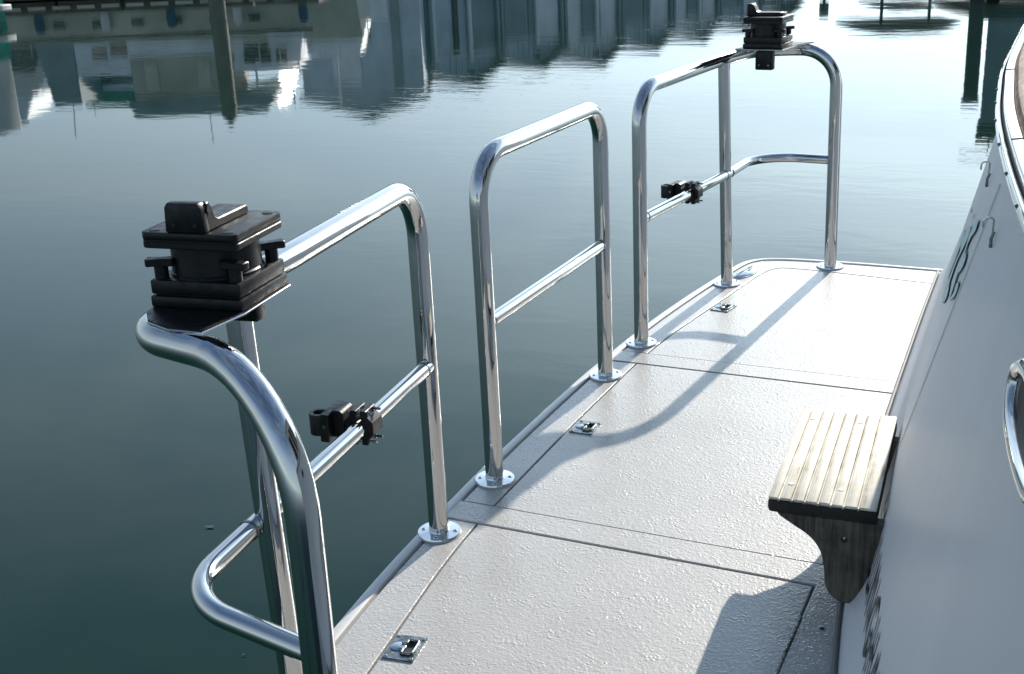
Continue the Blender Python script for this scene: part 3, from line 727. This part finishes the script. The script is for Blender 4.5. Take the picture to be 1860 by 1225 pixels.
# boats, left to right.  x local to each boat
boat("motor_boat", -12.2, 32.6, 6.4, 2.4, .95, 1.2, -1, "white cabin cruiser with two big dark side windows at far left", F_white,
     [("cabin", F_white, [(-3, .9), (1.25, .9), (.55, 2.25), (.4, 2.45), (-3, 2.45)], (-1.0, 1.0)), ("flybridge", F_light, [(-2.6, 2.45), (.3, 2.45), (.0, 3.05), (-2.6, 3.05)], (-.9, .9))],
     [([(-1.45, 1.15), (-.92, 1.15), (-.95, 1.85), (-1.4, 1.85)], -1.0), ([(-.70, 1.15), (.85, 1.15), (.45, 1.85), (-.62, 1.85)], -1.0)],
     [('pole', "mast", (-1.2, 0, 2.4), (-1.2, 0, 3.8), .012, F_white), ('box', "canvas", (-2.6, -.6, -.85, .85, 3.05, 3.4), F_navy)])
boat("motor_boat", -10.0, 33.8, 4.4, 2.2, .85, 1.1, -1, "small white sedan boat with a short mast between the left cruiser and the beige hull", F_light,
     [("cabin", F_light, [(-1.6, .85), (1.7, .85), (1.5, 2.55), (-1.3, 2.55)], (-.85, .85))],
     [([(-.75, 1.85), (.42, 1.85), (.42, 2.40), (-.75, 2.40)], -.85), ([(.62, 1.9), (1.2, 1.9), (1.2, 2.40), (.62, 2.40)], -.85)],
     [('pole', "mast", (-.55, -.9, 1.0), (-.25, -.9, 1.95), .035, F_dark), ('pole', "antenna", (-1.1, 0, 2.5), (-1.1, 0, 3.3), .012, F_white),
      ('box', "canvas", (-1.1, .8, -.7, .7, 2.55, 3.0), F_green)])
boat("trawler", -7.9, 32.2, 8.6, 2.8, 1.12, 1.45, 1, "wide beige trawler hull with tan canvas cabin in the middle of the dock", F_beige,
     [("cabin", F_light, [(-2.6, 1.1), (3.1, 1.1), (2.9, 2.0), (-2.6, 2.0)], (-1.1, 1.1)), ("canvas_enclosure", F_canvas, [(-1.25, 1.55), (1.35, 1.55), (1.15, 2.55), (-1.25, 2.55)], (-1.16, 1.16)),
      ("hardtop", F_grey, [(-1.5, 2.56), (2.3, 2.56), (2.0, 3.05), (-1.3, 3.05)], (-1.15, 1.15)), ("low_cabin", F_grey, [(-3.6, 1.1), (-2.62, 1.1), (-2.62, 2.7), (-3.3, 2.7)], (-1.05, 1.05))],
     [([(-2.15, 1.3), (-1.8, 1.3), (-1.8, 1.55), (-2.15, 1.55)], -1.1), ([(-1.7, 1.2), (-1.3, 1.2), (-1.3, 1.48), (-1.7, 1.48)], -1.12), ([(1.6, 1.35), (2.2, 1.35), (2.1, 1.75), (1.6, 1.75)], -1.1)],
     [('pole', "mast", (.3, 0, 3.0), (.3, 0, 3.9), .012, F_white), ('pole', "davit", (-2.9, -.8, 2.4), (-3.0, -.8, 3.5), .015, F_white)])
boat("motor_boat", -4.75, 33.5, 3.6, 2.2, .9, 1.1, 1, "white cruiser with an added metal panel angled to glint in the sun between the trawler and the blue boathouse", F_light,
     [("cabin", F_light, [(-1.5, .9), (1.4, .9), (1.1, 1.9), (-1.5, 1.9)], (-.8, .8))],
     [([(-.9, 1.15), (-.3, 1.15), (-.3, 1.5), (-.9, 1.5)], -.8)],
     [('pole', "pole", (.5, -.8, 1.9), (.5, -.8, 3.2), .03, F_white), ('pole', "pole", (-.7, -.8, 1.9), (-.7, -.8, 3.1), .02, F_dark)])
bt = [bpy.data.objects[n] for n in ("motor_boat", "motor_boat.001", "trawler", "motor_boat.002")]
guard(bt[0], -2.9, 2.6, -1.18, 1.0, 1.45, 9); guard(bt[1], -1.9, 1.7, -1.05, .95, 1.4, 7); guard(bt[2], 1.5, 4.0, -1.3, 1.3, 1.75, 6); guard(bt[3], -1.6, 1.4, -1.05, 1.0, 1.4, 6)
for i in range(6):
    mb = MB(); mb.box(-2.9+i*.95, -2.62+i*.95, -1.425, -1.402, .62, .78, .01); mb.build("porthole", F_glass, bt[2])
mb = MB(); mb.box(-4.2, 3.4, -1.44, -1.40, 1.0, 1.06); mb.build("rub_rail", F_dark, bt[2])
mb = MB(); mb.box(-3.1, 2.6, -1.235, -1.20, .80, .86); mb.build("rub_rail", F_navy, bt[0])
for x, z0, z1, m_ in ((-.75, 1.7, 2.5, F_beige), (.55, 1.7, 2.5, F_beige)):
    mb = MB(); mb.box(x-.16, x+.16, -1.185, -1.162, z0, z1-.12); mb.build("canvas_window", m_, bt[2])
for x in (1.7, 2.1, 2.5):
    mb = MB(); mb.box(x-.13, x+.13, -1.13, -1.105, 1.5, 1.85); mb.build("window", F_glass, bt[2])
for i in range(5):
    mb = MB(); mb.lathe([(.0, -.25), (.10, -.2), (.12, 0), (.10, .2), (.0, .25)], (-3.2+i*1.6, -1.5, .62), 12); mb.build("fender", F_white if i % 2 else F_navy, bt[2])
gl = bt[3]
nv = Vector((.90, -.26, .36)).normalized(); uv = Vector((0, 0, 1)).cross(nv).normalized(); wv = nv.cross(uv)  # metal panel added and tilted to mirror the sun as a bright patch
mb = MB(); c0 = Vector((-1.25, -.6, 2.75)); q4 = [c0+uv*x+wv*z for x, z in ((-1.3, -.42), (1.3, -.42), (1.1, .42), (-1.1, .42))]
V = [mb.bm.verts.new(p) for p in q4]+[mb.bm.verts.new(p-nv*.03) for p in q4]
for f in ((0, 1, 2, 3), (7, 6, 5, 4), (0, 4, 5, 1), (1, 5, 6, 2), (2, 6, 7, 3), (3, 7, 4, 0)): mb.bm.faces.new([V[i] for i in f])
mb.build("sun_glint_panel", mat("glinting_panel", (.85, .85, .82), .30, metal=1.0), gl)
for x in (-1.2, 1.2):
    mb = MB(); p = c0+uv*x-wv*.42; mb.cyl(p, (p.x, p.y, 1.6), .03, 8); mb.build("glint_panel_post", F_white, gl)
# piling rising in front of the trawler
pil = far_root("dock_piling", -6.33, 30.2, "thick weathered dock piling standing in front of the beige trawler", "piling")
mb = MB(); mb.cyl((0, -1.45, -1), (0, -1.45, 2.75), .20, 18, r2=.175); mb.build("shaft", F_wood, pil)
mb = MB(); mb.cyl((0, -1.45, 2.75), (0, -1.45, 2.95), .19, 18, r2=.03); mb.build("cap", F_dock, pil)
# pale blue boathouse
bh = far_root("boathouse", -4.45, 40.5, "small pale blue boathouse with two dark windows left of the long boat shed row", "boathouse")
mb = MB(); mb.prism([(-1.75, .3), (1.75, .3), (1.75, 3.6), (.2, 4.15), (-1.75, 3.55)], 0, 5, 'y'); mb.build("wall", F_blue, bh)
for x0, x1, z0, z1, m_ in ((-1.5, -.95, 1.55, 2.05, F_glass), (-.1, .3, 1.6, 2.0, F_glass), (-.85, -.05, 1.2, 3.2, F_light), (.9, 1.15, .4, 3.5, F_grey)):
    fbox(bh, "window" if m_ is F_glass else "wall_panel", m_, x0, x1, -.06, .0-.002, z0, z1)
for s_ in ((-1.9, 3.52, .2, 4.2), (.2, 4.2, 1.9, 3.58)):
    mb = MB(); mb.prism([(s_[0], s_[1]), (s_[2], s_[3]), (s_[2], s_[3]+.1), (s_[0], s_[1]+.1)], -.2, 5.2, 'y'); mb.build("roof", F_roof, bh)
bh.scale = (1.12, 1.12, 1.12)
# row of covered boat sheds running away to the right
dxy = Vector((14.6+2.4, 61-42.7)); Lrow = dxy.length; ang = math.degrees(math.atan2(dxy.y, dxy.x))
shed_lab = ["nearest long boat shed, pale blue with a light door panel, beside the small boathouse", "second boat shed, its dark open bay beside a light panel", "third boat shed with blue cladding and a stepped gable",
            "fourth boat shed with a dark grey front between blue posts", "fifth boat shed, light clad with a low roof", "sixth boat shed with a dark grey front", "last and farthest boat shed at the right end of the row"]
nS = 7; wS = Lrow/nS
hts = [4.35, 4.2, 4.5, 4.35, 4.3, 4.25, 3.9]
for i in range(nS):
    t = (i+.5)/nS; a = -2.4+dxy.x*t; b = 42.7+dxy.y*t
    r = far_root("boat_shed", a, b, shed_lab[i], "boat shed", ang, "covered boat sheds in a row")
    w2 = wS/2-.04; h = hts[i]; cm = [F_blue, F_blue, F_light, F_blue, F_light, F_blue, F_grey][i]
    mb = MB(); mb.prism([(-w2, .3), (w2, .3), (w2, h-.75), (w2*.15, h-.05), (-w2, h-.65)], .05, 10, 'y'); mb.build("wall", cm, r)
    mb = MB(); mb.prism([(-w2-.02, h-.66), (w2*.15, h-.04), (w2+.02, h-.76), (w2+.02, h-.66), (w2*.15, h+.06), (-w2-.02, h-.56)], -.35, 10.2, 'y'); mb.build("roof", F_roof, r)
    k = [(-.9, -.5, F_light), (-.35, .15, F_grey), (.3, .8, F_light)]
    if i % 2: k = [(-.85, -.2, F_grey), (-.1, .05, F_grey), (.2, .85, F_light)]
    if i == 0: k = [(-.95, -.8, F_light), (-.3, -.17, F_dark), (.15, .85, F_grey)]
    for (u0, u1, m_) in k: fbox(r, "door_panel", m_, u0*w2, u1*w2, -.02, .048, .35, h-1.0+random.uniform(-.15, .1))
    nb_ = 12
    for j in range(nb_):
        u = -w2+2*w2*(j+.5)/nb_; fbox(r, "batten", cm, u-.025, u+.025, .02, .049, h-1.05+.1*(j % 3), h-.78+.45*(1-abs(u/w2-.15)))
    fbox(r, "gable_vent", F_dark, w2*.05, w2*.25, .02, .0495, h-.62, h-.42)
    fbox(r, "beam", F_light, -w2, w2, -.04, .019, h-1.16, h-1.08)
    for u in (-.97, .12, .95): fbox(r, "post", [F_light, F_grey, F_canvas][int(abs(u)*2) % 3], u*w2-.07, u*w2+.07, -.12, -.022, -.3, h-.8)
# small boats under canvas on the bright right side
def canopy_boat(a, b, Lh, zc, Lc, zt, Lt, label):
    r = far_root("canopy_boat", a, b, label, "boat", 0, "canopied boats on the bright right side")
    hullmesh(Lh, 1.9, .55, .75, 1).build("hull", F_dark, r)
    for nm, z, Lx, th in (("cabin_top", zc, Lc, .22), ("canopy", zt, Lt, .34)):
        mb = MB(); pts = [(-Lx/2+.1, z), (Lx/2-.05, z+.02), (Lx/2, z+th*.25), (Lx*.28, z+th), (-Lx*.2, z+th*.95), (-Lx/2, z+th*.35)]
        mb.prism(pts, -.8, .8, 'y', bev=.03, seg=1); mb.build(nm, F_dark, r)
    for x in (-Lc*.33, Lc*.36):
        mb = MB(); mb.cyl((x, -.6, .5), (x, -.6, zt), .045, 8); mb.build("pole", F_dark, r)
canopy_boat(11.1, 35, 2.4, 1.32, 1.9, 1.82, 3.1, "small dark canopied boat alone on the bright water at upper right")
bc = far_root("dock_light", 9.05, 35, "slim dock light post with a box lantern left of the canopied boat", "dock light")
mb = MB(); mb.cyl((0, 0, -.5), (0, 0, 1.25), .04, 8); mb.build("post", F_dark, bc)
fbox(bc, "lantern", F_dark, -.11, .11, -.11, .11, 1.25, 1.68, bev=.02)
# pier, piling and hut at the far right
pier = far_root("pier", 10.6, 24, "dark timber pier platform at the top right corner", "pier")
mb = MB(); mb.prism([(-1.95, .60), (-1.8, .52), (2.5, .50), (2.5, .76), (-1.6, .78)], -.8, 1.5, 'y', bev=.02, seg=1); mb.build("deck", F_dark, pier)
for x in (-1.1, .2, 1.6):
    mb = MB(); mb.cyl((x, .2, -1), (x, .2, .52), .12, 10); mb.build("pile", F_dark, pier)
pp2 = far_root("pier_piling", 8.70, 22.9, "tall black piling in front of the grey pier hut at right", "piling")
mb = MB(); mb.cyl((0, 0, -1), (.02, 0, 2.15), .13, 16); mb.build("shaft", F_dark, pp2)
mb = MB(); mb.cyl((0.02, 0, 2.15), (.02, 0, 2.27), .16, 16); mb.build("cap", F_dark, pp2)
hut = far_root("pier_hut", 9.52, 24.4, "grey slab-sided hut behind the black piling at right", "hut", -23)
fbox(hut, "wall", F_grey, 0, 2.4, 0, 1.4, .78, 2.95)
fbox(hut, "roof_band", F_dark, -.05, 2.46, -.06, 1.46, 2.952, 3.28, bev=.02)
mb = MB(); mb.cyl((-.35, 0, 3.5), (.9, 0, 3.46), .02, 6); mb.build("aerial", F_dark, hut)
mb = MB(); mb.cyl((.2, 0, 3.27), (.2, 0, 3.5), .015, 6); mb.build("aerial_stem", F_dark, hut)
# white and green stern just inside the left edge
gs = far_root("green_stern_boat", -9.30, 22.6, "white boat with green side and bright stern ledge cut off by the left edge", "boat", -35)
mb = MB(); mb.prism([(-4.5, -.3), (.42, .02), (.50, .25), (.40, .52), (-4.5, .62)], .20, .31, 'z', bev=.02, seg=1); mb.build("stern_ledge", F_white, gs)
fbox(gs, "hull", F_green, -4, .0, .0, .62, -.3, .198); fbox(gs, "side_cloth", F_green, -4, .01, .01, .61, .312, .66)
fbox(gs, "cabin", F_white, -4, -.02, .03, .60, .665, 2.0, bev=.04)

# ------------------------------------------------------------------ small things floating on the water
def feather(a, b, ln, rz, label):
    p = c2b((a, b, 0)); o = empty("floating_feather", (p.x, p.y, WATER+.002), rz, label=label, cat="feather")
    mb = MB(); mb.grid([[(-ln/2+ln*t, -.22*ln*math.sin(math.pi*min(1, t*1.05)), .001), (-ln/2+ln*t, 0, .004), (-ln/2+ln*t, .22*ln*math.sin(math.pi*min(1, t*1.05)), .001)] for t in [i/8 for i in range(9)]])
    mb.build("vane", F_white, o); mb = MB(); mb.cyl((-ln*.62, 0, .003), (ln*.5, 0, .004), ln*.02, 6); mb.build("quill", F_white, o)
feather(-.84, 2.98, .022, 20, "tiny white feather afloat left of the near corner rail's cross bar")
feather(-.63, 2.36, .007, 60, "minute white fleck afloat, lower of the specks left of the near rail")
